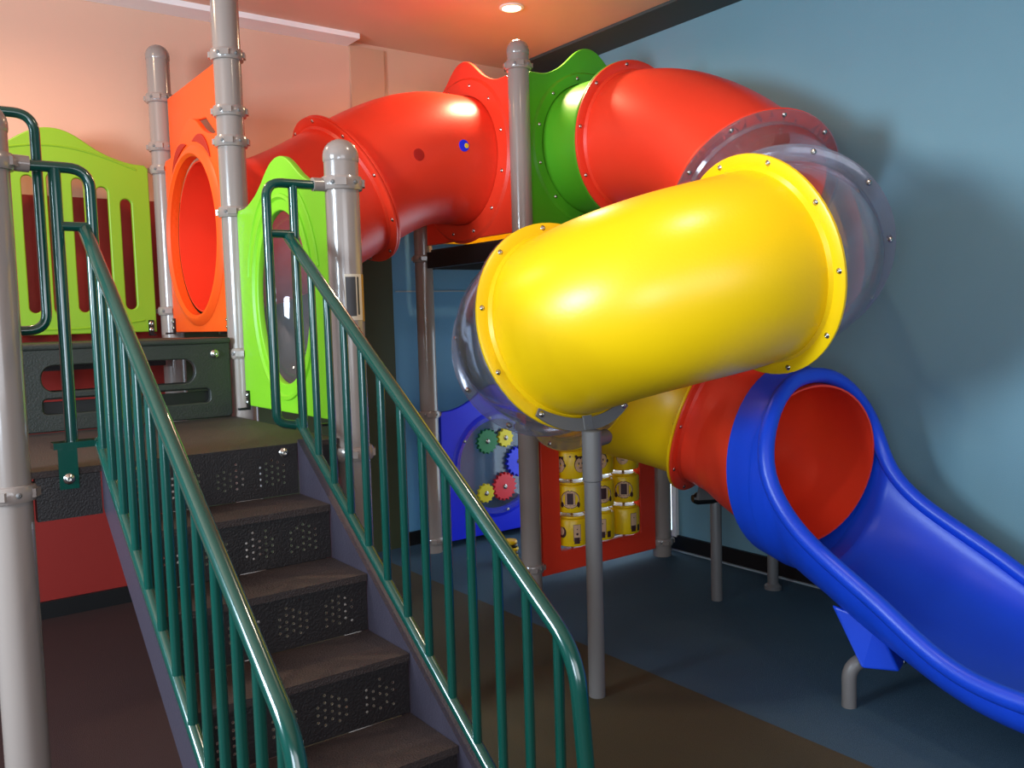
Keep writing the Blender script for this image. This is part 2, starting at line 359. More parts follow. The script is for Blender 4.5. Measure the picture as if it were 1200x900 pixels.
# ================================================================ STAIRS
U0, U1 = .62, 1.245
st = thing('staircase', 'dark brown-black metal stairs with perforated risers, climbing to the landing', 'stairs', (.93, 1.5, 0))
RISE, RUN = .1845, .2555
def riser_mesh(x0, x1, z0, z1, y, seed):
    """front plate with real punched holes; each hole an octagon whose pale edge stands for light from behind"""
    rnd = random.Random(seed); c = .0215; nx = int((x1-x0-.03)/c); nz = 5; zm = (z0+z1)/2
    P = MB(); H = MB(); th = .003; ox = (x0+x1)/2-nx*c/2; oz = zm-nz*c/2-.008
    P.add([(x0, y, z0), (x1, y, z0), (x1, y, oz), (x0, y, oz)], [(0, 1, 2, 3)])
    P.add([(x0, y, oz+nz*c), (x1, y, oz+nz*c), (x1, y, z1), (x0, y, z1)], [(0, 1, 2, 3)])
    P.add([(x0, y, oz), (ox, y, oz), (ox, y, oz+nz*c), (x0, y, oz+nz*c)], [(0, 1, 2, 3)])
    P.add([(ox+nx*c, y, oz), (x1, y, oz), (x1, y, oz+nz*c), (ox+nx*c, y, oz+nz*c)], [(0, 1, 2, 3)])
    for i in range(nx):
        g = i % 7
        for k in range(nz):
            xa, za = ox+i*c, oz+k*c
            hole = g < 5 and not (k == nz-1 and (g in (0, 4) or rnd.random() < .5)) and not (k == 0 and i % 2 == 0) and rnd.random() > .06
            if not hole: P.add([(xa, y, za), (xa+c, y, za), (xa+c, y, za+c), (xa, y, za+c)], [(0, 1, 2, 3)]); continue
            cx, cz = xa+c/2, za+c/2+(c*.22 if i % 2 else -c*.22); r = .0040
            O = [(xa+c, (za+c/2)), (xa+c, za+c), (xa+c/2, za+c), (xa, za+c), (xa, za+c/2), (xa, za), (xa+c/2, za), (xa+c, za)]
            I = [(cx+r*math.cos(PI/4*q), cz+r*math.sin(PI/4*q)) for q in range(8)]
            P.add([(a, y, b) for a, b in O]+[(a, y, b) for a, b in I], [(q, (q+1) % 8, (q+1) % 8+8, q+8) for q in range(8)])
            H.add([(cx+(a-cx)*1.06, y-.0008, cz+(b-cz)*1.06) for a, b in I]+[(a, y-.0008, b) for a, b in I]+[(a, y+th, b) for a, b in I],
                  [(q, (q+1) % 8, (q+1) % 8+8, q+8) for q in range(8)]+[(q+8, (q+1) % 8+8, (q+1) % 8+16, q+16) for q in range(8)])
    return P, H
for i in range(6):
    zt = ZD-RISE*i; yf = 3.016-RUN*i          # front edge and height of tread i (0 = landing)
    P, H = riser_mesh(U0, U1, zt-RISE+.002, zt-.006 if i else zt, yf+(.004 if i else .002), i)
    r_ = P.build('riser', 'step_metal', st, smooth=False); h_ = H.build('perforation', 'hole_light_tone', r_, smooth=False); h_['kind'] = 'stuff'
    if i == 0:
        for x in (U0+.06, U1-.05): bolt(r_, (x, yf+.004, zt-.03), (0, -1, 0), .013)
    if i > 0:
        tr = MB().box((U0, yf-.004, zt-.022), (U1, yf+RUN+.003, zt)); tr.build('tread', 'deck_rubber', st, smooth=False)
for nm, x0, x1 in (('stringer', U0-.032, U0-.002), ('stringer', U1+.002, U1+.032)):
    sl = RISE/RUN; y1_, z1_ = 3.018, ZD+.012; y0_ = 3.018-6.15*RUN; zb = z1_-6.15*RISE
    dep = .15 if x0 < .7 else .235
    P = [(x0, y1_, z1_-dep), (x1, y1_, z1_-dep), (x1, y1_, z1_), (x0, y1_, z1_), (x0, y0_, max(.0, zb-dep)), (x1, y0_, max(.0, zb-dep)), (x1, y0_, zb), (x0, y0_, zb)]
    P2 = []
    V = [(x, y1_, z1_-dep), (x, y1_, z1_)] if False else None
    prof = [(y1_, z1_-dep), (y1_, z1_), (y0_-.03, zb-.02), (y0_-.03, 0.0), (y0_+(.10 if x0 < .7 else .27), 0.0)]
    n = len(prof); VV = [(x0, a, b) for a, b in prof]+[(x1, a, b) for a, b in prof]
    FF = [tuple(range(n)), tuple(reversed(range(n, 2*n)))]+[(k, k+n, (k+1) % n+n, (k+1) % n) for k in range(n)]
    mesh_obj(nm, VV, FF, 'stringer_paint', st, smooth=False)
# ================================================================ HANDRAILS
def handrail(u, label, cu0, cu1, post_u, sgn):
    t = thing('handrail', label, 'handrail', (u, 2.3, 0), 'green tubular handrails of the stairs')
    SL = .715
    ztop = lambda v: 1.975-.70*(3.06-v)
    zbot = lambda v: 1.292-SL*(3.02-v)
    P = [(u, 3.055, 1.972), (u, 1.50, ztop(1.50)), (u, 1.445, .35), (u, 1.445, .0)]
    MB().tube(fillet(P, .09, 8), .0205, 14).build('top_rail', 'rail_green', t)
    MB().tube([(u, 3.03, 1.30), (u, 1.45, zbot(1.45))], .017, 12).build('bottom_rail', 'rail_green', t)
    v = 2.985; k = 0
    while v > 1.50:
        MB().tube([(u, v, zbot(v)-.004), (u, v, ztop(v)-.008)], .0128, 10).build('baluster', 'rail_green', t); v -= .1185
    # loop at the top of the stairs, parallel to the deck edge
    vv = 3.045
    ex = post_u-sgn*.10
    if sgn > 0:      # right-hand side: loop hangs from the post on the right
        MB().tube(fillet([(ex, vv, 2.155), (cu0, vv, 2.155), (cu0, vv, 1.30), (u-.01, 3.035, 1.285)], .06, 8), .017, 12).build('loop_tube', 'rail_green', t)
        MB().tube([(cu1, vv, 2.15), (cu1, vv, 1.27)], .0165, 12).build('loop_upright', 'rail_green', t)
    else:
        MB().tube(fillet([(ex, vv, 2.155), (cu1, vv, 2.155), (cu1, vv, 1.285)], .065, 8), .017, 12).build('loop_tube', 'rail_green', t)
        MB().tube([(cu0, vv, 2.15), (cu0, vv, 1.29)], .0185, 12).build('loop_upright', 'rail_green', t)
        MB().box((.455, RL-.03, 1.285), (u+.01, RL+.03, 1.305)).build('foot_plate', 'rail_green', t, smooth=False)
        b_ = MB().box((.465, RL-.034, 1.16), (.52, RL-.024, 1.286)).build('foot_bracket', 'rail_green', t, smooth=False)
        bolt(b_, (.492, RL-.034, 1.192), (0, -1, 0), .012)
    MB().tube([(cu0, vv, 1.975), (cu1, vv, 1.975)], .015, 10).build('crossbar', 'rail_green', t)
    s_ = -sgn
    MB().tube([(post_u+s_*.062, vv, 2.16), (post_u+s_*.115, vv, 2.158)], .025, 14).build('post_socket', 'post_paint', t)
    return t
handrail(1.262, 'right-hand dark green stair handrail with balusters, ending in a bent foot', 1.185, 1.285, UA, 1)
handrail(.590, 'left-hand dark green stair handrail, nearest the left grey post', .513, .613, .33, -1)
gh = MB().tube(fillet([(.36, 3.12, 2.325), (.478, 3.12, 2.325), (.478, 3.12, 1.655), (.36, 3.12, 1.655)], .07, 8), .0155, 12).build('grab_handle', 'rail_green')
tag(gh, 'separate green C-shaped grab handle on the left grey post', 'handle')
# ================================================================ PANELS
def brackets(t, pts, nrm):
    for p in pts:
        p = Vector(p); n = Vector(nrm); s = Vector((-n.y, n.x, 0)); P = []
        for z in (-.035, .045):
            for q in (-s*.014-n*.002, s*.014-n*.002, s*.014+n*.008, -s*.014+n*.008): P.append(p+q+Vector((0, 0, z)))
        c = MB().hexa(P).hexa([p+q+Vector((0, 0, z)) for z in (-.045, -.035) for q in (-s*.014-n*.002, s*.014-n*.002, s*.014+n*.05, -s*.014+n*.05)]).build('mounting_bracket', 'black_plastic', t, smooth=False)
        bolt(c, p+n*.008+Vector((0, 0, .025)), n, .009); bolt(c, p+n*.008+Vector((0, 0, -.01)), n, .009)
PY = (0, -1, 0)      # for panels facing -u: local x runs towards the camera side (-v), normal = x cross z = -u
# -- orange tunnel-entry panel (plane u = UA, faces -u)
og = thing('tunnel_entry_panel', 'orange panel with big round tunnel opening beside the tallest post', 'panel', (UA, 4.78, 1.63))
org = (UA, 0, 0)
HC = (-4.79, 2.13)
def P_(pts): return pts
panel_mesh('board', hump(-5.275, -4.285, 1.625, 2.60, .14), [circ(HC[0], HC[1], .415, .415, 64)], .03, org, PY, PZ, 'orange_plastic', og)
panel_mesh('upper_board', [(-5.275, 2.50), (-4.99, 2.66), (-4.78, 2.735), (-4.62, 2.72), (-4.45, 2.60), (-4.285, 2.45), (-4.285, 2.955), (-5.275, 2.955)], [], .02, (UA+.03, 0, 0), PY, PZ, 'orange_plastic', og)
R_ = MB().lathe([(.415, -.02), (.415, .025), (.43, .04), (.45, .038), (.475, .016)], (UA, 4.79, 2.13), (-1, 0, 0), 56); R_.build('opening_lip', 'orange_plastic', og)
for sgn in (-1, 1):
    pts = []
    for k in range(13):
        a = k/12; th = math.radians(90-sgn*(6+36*a)); pts.append((HC[0]+.490*math.cos(th)*1.0, HC[1]+.490*math.sin(th)))
    for k in range(13):
        a = 1-k/12; th = math.radians(90-sgn*(6+36*a)); rr = .490+.05*math.sin(PI*a); pts.append((HC[0]+rr*math.cos(th), HC[1]+rr*math.sin(th)))
    panel_mesh('leaf_relief', pts, [], .006, (UA-.019, 0, 0), PY, PZ, 'dark_red_plastic', og, .002)
brackets(og, [(UA-.018, 5.24, 1.66), (UA-.018, 4.31, 1.66)], (-1, 0, 0))
# -- lime panel with oval bubble window (plane u = UA, between T and R)
lg = thing('bubble_window_panel', 'bright lime green panel with clear bubble window beside the stairs', 'panel', (UA, 3.62, 1.27))
panel_mesh('board', hump(-4.135, -3.105, 1.272, 2.19, .17, wide=.86), [circ(-3.632, 1.765, .285, .37, 56)], .03, org, PY, PZ, 'lime_plastic', lg)
ridge('moulded_rim', circ(-3.632, 1.765, .33, .43, 56), org, PY, PZ, .012, 'lime_plastic', lg, .014)
ridge('moulded_rim', circ(-3.632, 1.765, .40, .50, 56)[2:27], org, PY, PZ, .012, 'lime_plastic', lg, .010, False)
D = MB(); n = 40; base = []
for i in range(10):
    f_ = i/9*PI/2
    for k in range(n):
        a = 2*PI*k/n; D.V.append(Vector((UA+.01+.17*math.sin(f_), 3.632+.287*math.cos(f_)*math.cos(a), 1.765+.372*math.cos(f_)*math.sin(a))))
for i in range(9):
    for k in range(n): D.F.append((i*n+k, i*n+(k+1) % n, (i+1)*n+(k+1) % n, (i+1)*n+k))
D.build('bubble_window', 'smoke_bubble', lg)
brackets(lg, [(UA-.018, 4.09, 1.30), (UA-.018, 3.17, 1.30)], (-1, 0, 0))
# -- slatted green barrier at the back (plane v = BV-.01)
sb = thing('slatted_barrier', 'olive lime green barrier panel with upright slots at the back of the deck', 'panel', (.89, BV, 1.63))
slots = []
for k in range(-3, 4):
    cx = .89+k*.122; top = 2.50-.016*abs(k)**1.8; slots.append(rrect(cx-.03, 1.745+.006*abs(k), cx+.03, top, .03))
panel_mesh('board', hump(.40, 1.385, 1.632, 2.58, .165, wide=.9), slots, .03, (0, BV, 0), PX, PZ, 'olive_lime_plastic', sb)
for base_, amp, sg in ((2.55, .10, 1), (1.70, .04, -1)):
    pts = [(.46+.86*i/24, base_+ (amp*math.sin(PI*i/24)-.0)*(1 if sg > 0 else -1)) for i in range(25)]
    ridge('moulded_groove', pts, (0, BV, 0), PX, PZ, .014, 'olive_lime_plastic', sb, .006, False)
brackets(sb, [(1.352, BV-.016, 1.655)], (0, -1, 0))
# -- red tunnel panel on the tower (u = UC, faces -u)
rp = thing('tunnel_exit_panel', 'red wavy-topped tower panel where the red crawl tunnel ends', 'panel', (UC, 4.78, 2.18))
panel_mesh('board', hump(-5.27, -4.28, 2.165, 3.09, .19), [circ(-4.79, 2.66, .40, .40, 56)], .03, (UC, 0, 0), PY, PZ, 'red_plastic', rp)
MB().lathe([(.40, .0), (.405, .03), (.50, .03), (.52, .012)], (UC, 4.79, 2.66), (-1, 0, 0), 56).build('moulded_ring', 'red_plastic', rp)
for k in range(12):
    a = 2*PI*(k+.5)/12; bolt(rp, (UC-.03, 4.79+.465*math.cos(a)*.98, 2.66+.465*math.sin(a)), (-1, 0, 0), .008, 'steel')
# -- green slide-entry panel on the tower (v = TV+.035, faces -v)
gp = thing('slide_entry_panel', 'mid green wavy-topped tower panel where the tube slide begins', 'panel', (3.77, TV, 2.2))
panel_mesh('board', hump(3.28, 4.25, 2.165, 3.11, .20), [circ(3.77, 2.69, .40, .40, 56)], .03, (0, TV+.03, 0), PX, PZ, 'green_plastic', gp)
MB().lathe([(.40, .0), (.405, .03), (.46, .03), (.475, .012)], (3.77, TV+.03, 2.69), (0, -1, 0), 56).build('moulded_ring', 'green_plastic', gp)
for k in range(12):
    a = 2*PI*(k+.5)/12; bolt(gp, (3.77+.435*math.cos(a), TV, 2.69+.435*math.sin(a)), (0, -1, 0), .008, 'steel')
yp = thing('tower_barrier', 'yellow barrier panel closing the back of the upper tower', 'panel', (3.77, BV, 2.16))
panel_mesh('board', hump(3.28, 4.25, 2.19, 3.0, .15), [], .03, (0, BV, 0), PX, PZ, 'yellow_plastic', yp)
yq = thing('tower_barrier', 'yellow side barrier panel of the upper tower by the blue wall', 'panel', (UE, 4.78, 2.16))
panel_mesh('board', hump(-5.27, -4.28, 2.19, 3.0, .15), [], .03, (UE, 0, 0), PY, PZ, 'yellow_plastic', yq)
# ================================================================ GEAR PANEL
gpan = thing('gear_panel', 'blue activity panel with round clear window and coloured turning gears', 'activity panel', (3.77, BV, .05))
panel_mesh('board', hump(3.285, 4.25, .05, 1.0, .165, wide=.9), [circ(3.77, .57, .335, .335, 56)], .03, (0, BV, 0), PX, PZ, 'deep_blue_plastic', gpan)
MB().lathe([(.335, .016), (.345, .028), (.38, .028), (.40, .016)], (3.77, BV, .57), (0, -1, 0), 56).build('window_rim', 'deep_blue_plastic', gpan)
panel_mesh('clear_window', circ(3.77, .57, .372, .372, 56), [], .006, (0, BV-.034, 0), PX, PZ, 'clear_acrylic', gpan, .001)
for k in range(8):
    a = 2*PI*(k+.25)/8; bolt(gpan, (3.77+.36*math.cos(a), BV-.036, .57+.36*math.sin(a)), (0, -1, 0), .008)
def gear(cx, cz, r, n, m, nm):
    pts = []
    for k in range(n*8):
        a = 2*PI*k/(n*8); ph = (k % 8)/8; rr = r*(1.0 if ph < .45 else .86) if .05 < ph < .95 else r*.9; pts.append((cx+rr*math.cos(a), cz+rr*math.sin(a)))
    g = panel_mesh(nm, pts, [], .028, (0, BV-.055, 0), PX, PZ, m, gpan, .002)
    bolt(g, (cx, BV-.07, cz), (0, -1, 0), .013)
gear(3.65, .755, .094, 16, 'gear_green', 'gear'); gear(3.815, .765, .070, 11, 'gear_yellow', 'gear')
gear(3.625, .372, .072, 12, 'gear_yellow', 'gear'); gear(3.795, .400, .106, 18, 'gear_red', 'gear'); gear(3.93, .575, .115, 18, 'deep_blue_plastic', 'gear')
# ================================================================ TURNING-CYLINDER PANEL
cp = thing('cylinder_puzzle_panel', 'red frame panel with nine yellow printed turning cylinders', 'activity panel', (3.77, TV, .06))
panel_mesh('frame', [(3.28, .06), (4.255, .06), (4.255, .97), (3.28, .97)], [rrect(3.425, .19, 4.115, .845, .015)], .07, (0, TV+.02, 0), PX, PZ, 'red_plastic', cp)
for k in range(3):
    MB().tube([(3.545+k*.225, TV+.02, .17), (3.545+k*.225, TV+.02, .87)], .008, 8).build('rod', 'steel', cp)
def cyl_patch(mb, cx, cy, rr, shape, ca, cz):
    """flat print wrapped on the cylinder; shape = 2D outline in metres about (ca, cz)"""
    base = len(mb.V); mb.V.append(Vector((cx+rr*math.cos(ca), cy+rr*math.sin(ca), cz)))
    for x, z in shape:
        a = ca+x/rr; mb.V.append(Vector((cx+rr*math.cos(a), cy+rr*math.sin(a), cz+z)))
    n = len(shape)
    for i in range(n): mb.F.append((base, base+1+i, base+1+(i+1) % n))
for col in range(3):
    for row in range(3):
        cx = 3.545+col*.225; cz = .735-row*.213; cy = TV+.02; r = .104; h = .094
        prof = [(.012, -h), (r-.02, -h), (r-.004, -h+.006), (r, -h+.018), (r, h-.026), (r-.006, h-.014), (r-.022, h-.010), (r-.026, h), (.012, h)]
        c = MB().lathe(prof, (cx, cy, cz), n=36).build('turning_cylinder', 'yellow_plastic', cp)
        base_a = -2.25+(col-1)*.05
        S = MB(); K = MB(); E_ = lambda rx, rz, n=14, ox=0, oz=0: [(ox+rx*math.cos(2*PI*i/n), oz+rz*math.sin(2*PI*i/n)) for i in range(n)]
        def el(mb, x, z, rx, rz, dr=.001): cyl_patch(mb, cx, cy, r+dr, E_(rx, rz), base_a+x/r, cz+z)
        def bx(mb, x, z, hx, hz, dr=.001): cyl_patch(mb, cx, cy, r+dr, [(-hx, -hz), (0, -hz), (hx, -hz), (hx, 0), (hx, hz), (0, hz), (-hx, hz), (-hx, 0)], base_a+x/r, cz+z)
        if row == 0:     # faces
            for off in ((-.075, .068) if col == 0 else ((.02,) if col == 1 else (-.015, .13))):
                el(K, off, 0, .043, .052, .0008); el(S, off, -.004, .039, .047, .0014)
                bx(K, off, .042, .034, .009, .002); el(K, off-.012, .006, .004, .008, .002); el(K, off+.012, .006, .004, .008, .002)
                el(K, off, -.022, .013, .003, .002); el(K, off+.042, -.004, .008, .011, .002); el(K, off-.03, .052, .009, .009, .002)
            el(K, .0 if col == 0 else .075, .052, .006, .006)
        elif row == 1:   # bodies
            o_ = (-.005, .03, -.01)[col]
            el(K, o_, -.005, .062, .058, .0006); el(S, o_, -.005, .058, .054, .0010)
            bx(K, o_, 0, .032, .044, .0014); bx(S, o_, 0, .030, .042, .0016); bx(K, o_, 0, .020, .035, .0022)
            el(K, o_-.052, -.038, .011, .018, .002); el(K, o_+.052, -.038, .011, .018, .002)
        else:            # legs and feet
            o_ = (.035, .02, .055)[col]
            bx(K, o_, -.002, .0245, .052, .0006); bx(S, o_, -.002, .0225, .050, .0010); bx(K, o_-.002, -.052, .018, .020, .0014)
            el(K, o_, .02, .004, .004, .002)
            if col == 0: el(K, -.06, .0, .026, .036, .001); el(S, -.066, .006, .018, .026, .0014); el(K, o_, -.01, .008, .008, .002)
            else: bx(K, o_+.045, -.052, .014, .020, .0014)
        S.build('printed_shape', 'print_skin', c, smooth=False); K.build('printed_outline', 'print_ink', c, smooth=False)
# ================================================================ TUBES
TR, FR = .40, .462
def tube_seg(name, path, m, parent, flange0=True, flange1=True, r=TR, bolts=10, rim=None, n=56, b0=-1, b1=1):
    """hollow moulded tube with bolted flange rings at its ends"""
    fr = path if isinstance(path[0], tuple) else frames([Vector(p) for p in path], (0, 0, 1)); path = [f_[0] for f_ in fr]; th = .009; V = []; F = []
    m_ = len(path)
    for rr in (r, r-th):
        for p, t, a, b in fr:
            for k in range(n):
                an = 2*PI*k/n; V.append(p+(a*math.cos(an)+b*math.sin(an))*rr)
    for s in range(2):
        o_ = s*m_*n
        for i in range(m_-1):
            for k in range(n):
                k2 = (k+1) % n; q = (o_+i*n+k, o_+i*n+k2, o_+(i+1)*n+k2, o_+(i+1)*n+k); F.append(q if s == 0 else q[::-1])
    for i in (0, m_-1):
        for k in range(n):
            k2 = (k+1) % n; q = (i*n+k, m_*n+i*n+k, m_*n+i*n+k2, i*n+k2); F.append(q if i == 0 else q[::-1])
    s_ = mesh_obj(name, V, F, m, parent, angle=50)
    for on, idx, sg in ((flange0, 0, 1), (flange1, -1, -1)):
        if not on: continue
        p, t, a, b = fr[idx]; ax = t*sg
        prof = [(r-.004, .0), (FR-.006, .0), (FR, .004), (FR, .014), (FR-.006, .018), (r+.012, .019), (r+.001, .034), (r-.004, .034)]
        fl = MB().lathe(prof, p, ax, 64, closed=True).build('flange', rim or m, s_)
        for k in range(bolts):
            an = 2*PI*(k+.35)/bolts; d = a*math.cos(an)+b*math.sin(an)
            bolt(fl, p+d*(FR-.024)+ax*.018, ax, .0085)
    return s_
def interp(pts, n):
    """Catmull-Rom through control points"""
    P = [Vector(p) for p in pts]; P = [P[0]*2-P[1]]+P+[P[-1]*2-P[-2]]; out = []
    for i in range(1, len(P)-2):
        for k in range(n):
            t = k/n; a, b, c, d = P[i-1:i+3]
            out.append(.5*((2*b)+(c-a)*t+(2*a-5*b+4*c-d)*t*t+(3*b-a-3*c+d)*t**3))
    out.append(P[-2]); return out
# -- red crawl tunnel from orange panel up to the tower
ct = thing('crawl_tunnel', 'red plastic crawl tunnel arching from orange panel to the tower', 'tunnel', (1.5, 4.79, 2.13))
def tz(u):
    s = max(0, min(1, (u-1.62)/(2.98-1.62))); return 2.13+.53*(s*s*(3-2*s))
tp_ = [Vector((1.495+(3.20-1.495)*i/36, 4.79-.0*i, tz(1.495+(3.20-1.495)*i/36))) for i in range(37)]
tube_seg('lower_tunnel_section', tp_[:19], 'red_plastic', ct, False, True)
up_sec = tube_seg('upper_tunnel_section', tp_[18:], 'red_plastic', ct, True, False)
# -- tube slide
sl = thing('tube_slide', 'long spiral tube slide of green, red, clear and yellow sections with open blue exit', 'slide', (3.1, 2.97, 0))
O = Vector((3.10, 2.97)); RS = .62
def arc(q, z, du=0, dv=0): a = -q*PI/2; return (O.x+RS*math.cos(a)+du, O.y+RS*math.sin(a)+dv, z)
ctrl = [(3.77, 4.235, 2.69), (3.78, 3.86, 2.68), (3.79, 3.52, 2.61), (3.78, 3.20, 2.45), (3.725, 2.92, 2.24),
        arc(.27, 2.08, -.06), arc(.5, 1.955, -.11), arc(.75, 1.885, -.08), arc(1, 1.855), arc(1.25, 1.80), arc(1.5, 1.745), arc(1.75, 1.68), arc(2, 1.61),
        arc(2.25, 1.58, .01), arc(2.5, 1.525, .03, -.02), arc(2.75, 1.455, .02), arc(3, 1.375), arc(3.25, 1.28), arc(3.5, 1.21), arc(3.75, 1.13), arc(4, 1.04), (3.69, 2.79, .965), (3.655, 2.64, .918), (3.63, 2.53, .900)]
NS = 8
ML = frames(interp(ctrl, NS), (0, 0, 1))
def seg(i0, i1): return ML[int(round(i0*NS)):int(round(i1*NS))+1]
tube_seg('green_section', seg(0, 1), 'green_plastic', sl, False, True)
tube_seg('red_elbow', seg(1, 4), 'red_plastic', sl)
tube_seg('clear_elbow', seg(4, 6.375), 'clear_plastic', sl, True, True, rim='clear_rim')
tube_seg('clear_elbow', seg(6.375, 8.375), 'clear_plastic', sl, True, False, rim='clear_rim')
tube_seg('yellow_elbow', seg(8.375, 12), 'yellow_plastic', sl)
tube_seg('clear_elbow', seg(12, 14), 'clear_plastic', sl, True, True, rim='clear_rim')
tube_seg('clear_elbow', seg(14, 16), 'clear_plastic', sl, True, True, rim='clear_rim')
tube_seg('yellow_elbow', seg(16, 19.125), 'yellow_plastic', sl)
tube_seg('red_section', seg(19.125, 23), 'red_plastic', sl, True, False)
# -- blue exit chute: hood ring that opens into a flaring trough
def chute():
    cx0 = 3.60; stations = []
    # (v, centre u, floor z, half width, rim z, closed?) ; blending from full ring to open trough
    T_ = [(2.42, .432, .93), (2.34, .44, .80), (2.22, .455, .70), (2.10, .465, .63), (1.95, .475, .55), (1.84, .48, .49), (1.75, .485, .43), (1.62, .495, .36), (1.50, .51, .325),
          (1.38, .52, .312), (1.2, .53, .31), (.95, .535, .31), (.75, .535, .31)]
    FZ = [(2.66, .505), (2.5, .455), (2.34, .412), (2.22, .375), (2.1, .335), (1.95, .285), (1.84, .25), (1.75, .225), (1.62, .195), (1.5, .175), (1.38, .163), (1.2, .15), (.95, .145), (.75, .14)]
    def tab(T, v, j=1):
        if v >= T[0][0]: return T[0][j]
        for p, q in zip(T, T[1:]):
            if q[0] <= v <= p[0]: return p[j]+(q[j]-p[j])*(p[0]-v)/(p[0]-q[0])
        return T[-1][j]
    sm = lambda T, v, j=1: (tab(T, v-.05, j)+2*tab(T, v-.025, j)+3*tab(T, v, j)+2*tab(T, v+.025, j)+tab(T, v+.05, j))/9
    RR = .443; CZ = .892; rows0 = [(v, 3.615+.20*(v-2.515), CZ-RR+.18*(v-2.515), RR, PI*.9995) for v in (2.66, 2.60, 2.55, 2.515)]
    for k in range(1, 15):
        a = 180-84*k/14; rows0.append((2.512-.095*((180-a)/84)**1.6, 3.615-.015*k/14, CZ-RR, RR, math.radians(a)))
    v = 2.395
    z96 = CZ-RR*math.cos(math.radians(96))
    while v > .74:
        rows0.append((v, 3.597, min(sm(FZ, v), CZ-RR+0), sm(T_, v), None)); v -= .03
    m = 56; th = .032; V = []
    rows = []; V = []
    for v, cu, zf, Rw, amax in rows0:
        rowi = []
        zr = sm(T_, v, 2) if amax is None else 0
        flat = max(0, min(1, (2.2-v)/.8)); ee = 2+flat*1.2
        for k in range(m+1):
            f = -1+2*k/m
            if amax is not None:
                a = amax*f; rowi.append((Rw*math.sin(a), zf+Rw-Rw*math.cos(a)))
            else:
                a = PI/2*f; x = Rw*(1 if a > 0 else -1)*abs(math.sin(a))**(2/ee); zz = 1-abs(math.cos(a))**(2/ee) if True else 0
                rowi.append((x, zf+(zr-zf)*zz))
        rows.append((v, cu, rowi))
    n = len(rows)
    for v, cu, row in rows:
        # outer skin = inner pushed outward
        prev = None
        for k, (x, z) in enumerate(row):
            a = row[max(0, k-1)]; b = row[min(m, k+1)]; dx, dz = b[0]-a[0], b[1]-a[1]; L = math.hypot(dx, dz) or 1
            nx, nz = dz/L, -dx/L
            V.append(Vector((cu+x, v, z))); V.append(Vector((cu+x+nx*th, v, z+nz*th)))
    W = 2*(m+1); F = []
    for i in range(n-1):
        for k in range(m):
            a, b = i*W+2*k, (i+1)*W+2*k
            F.append((a, b, b+2, a+2)); F.append((a+1, a+3, b+3, b+1))
        a, b = i*W, (i+1)*W; F.append((a, a+1, b+1, b)); a += 2*m; b += 2*m; F.append((a, b, b+1, a+1))
    for i, fl in ((0, 1), (n-1, 0)):
        for k in range(m):
            a = i*W+2*k; q = (a, a+2, a+3, a+1); F.append(q if fl else q[::-1])
    # crest line: down the far rim, over the ring, down the near rim
    L_ = [(V[i*W]+V[i*W+1])/2 for i in range(n)]; R_ = [(V[i*W+2*m]+V[i*W+2*m+1])/2 for i in range(n)]
    i0 = max(i for i in range(n) if (L_[i]-R_[i]).length < .10)
    crest = L_[i0+1:][::-1]+[(L_[i0]+R_[i0])/2]+R_[i0+1:]
    return V, F, crest
V, F, crest = chute()
ch = mesh_obj('blue_exit_chute', V, F, 'blue_plastic', sl, angle=60)
for _ in range(3): crest = [crest[0]]+[(crest[i-1]+crest[i]*2+crest[i+1])/4 for i in range(1, len(crest)-1)]+[crest[-1]]
MB().tube([c for c in crest], .036, 16).build('rolled_rim', 'blue_plastic', ch)
# blue leg and curved grey foot under the chute
lg_ = MB().hexa([(3.19, 1.99, .185), (3.27, 1.87, .185), (3.42, 1.92, .185), (3.34, 2.04, .185), (3.19, 2.13, .42), (3.22, 1.94, .38), (3.46, 1.96, .26), (3.44, 2.20, .32)])
leg_o = lg_.build('chute_leg', 'blue_plastic', sl, smooth=False); bv = leg_o.modifiers.new('b', 'BEVEL'); bv.width = .012; bv.segments = 3
bolt(leg_o, (3.33, 1.885, .21), (.3, -1, 0), .009)
lg2 = MB().hexa([(3.78, 1.99, .185), (3.82, 1.90, .185), (3.95, 1.90, .185), (3.97, 2.00, .185), (3.74, 2.10, .26), (3.76, 1.96, .24), (4.0, 1.96, .34), (4.02, 2.10, .38)])
lo2 = lg2.build('chute_leg', 'blue_plastic', sl, smooth=False); bv = lo2.modifiers.new('b', 'BEVEL'); bv.width = .012; bv.segments = 3
MB().tube(fillet([(3.205, 2.055, .0), (3.205, 2.055, .175), (3.30, 1.99, .215), (3.40, 1.97, .22)], .08, 8), .030, 14).build('foot_tube', 'pole_paint', sl)
MB().tube(fillet([(3.98, 2.06, .0), (3.98, 2.06, .175), (3.90, 1.99, .215), (3.82, 1.97, .22)], .08, 8), .030, 14).build('foot_tube', 'pole_paint', sl)
# peepholes on the crawl tunnel
def on_tube(px, py, pz):
    """nearest surface point and normal of the crawl tunnel for a point beside it"""
    p = Vector((px, py, pz)); c = Vector((px, 4.79, tz(px))); d = (p-c); d.x = 0; d.normalize(); return c+d*TR, d
for (a, m, nm) in (((2.62, 4.44, 2.59), 'dark_red_plastic', 'plug'), ((2.93, 4.44, 2.67), 'deep_blue_plastic', 'peephole')):
    p, d = on_tube(*a)
    pg = MB().lathe([(.0005, .003), (.026, .003), (.034, .002), (.036, -.004)], p, d, 24).build(nm, m, up_sec)
    if nm == 'peephole':
        q = p+Vector((.012, 0, 0)); MB().lathe([(.0005, .005), (.014, .005), (.016, .001)], q+Vector((.004, 0, 0)), d, 20).build('yellow_glimpse', 'yellow_plastic', pg)
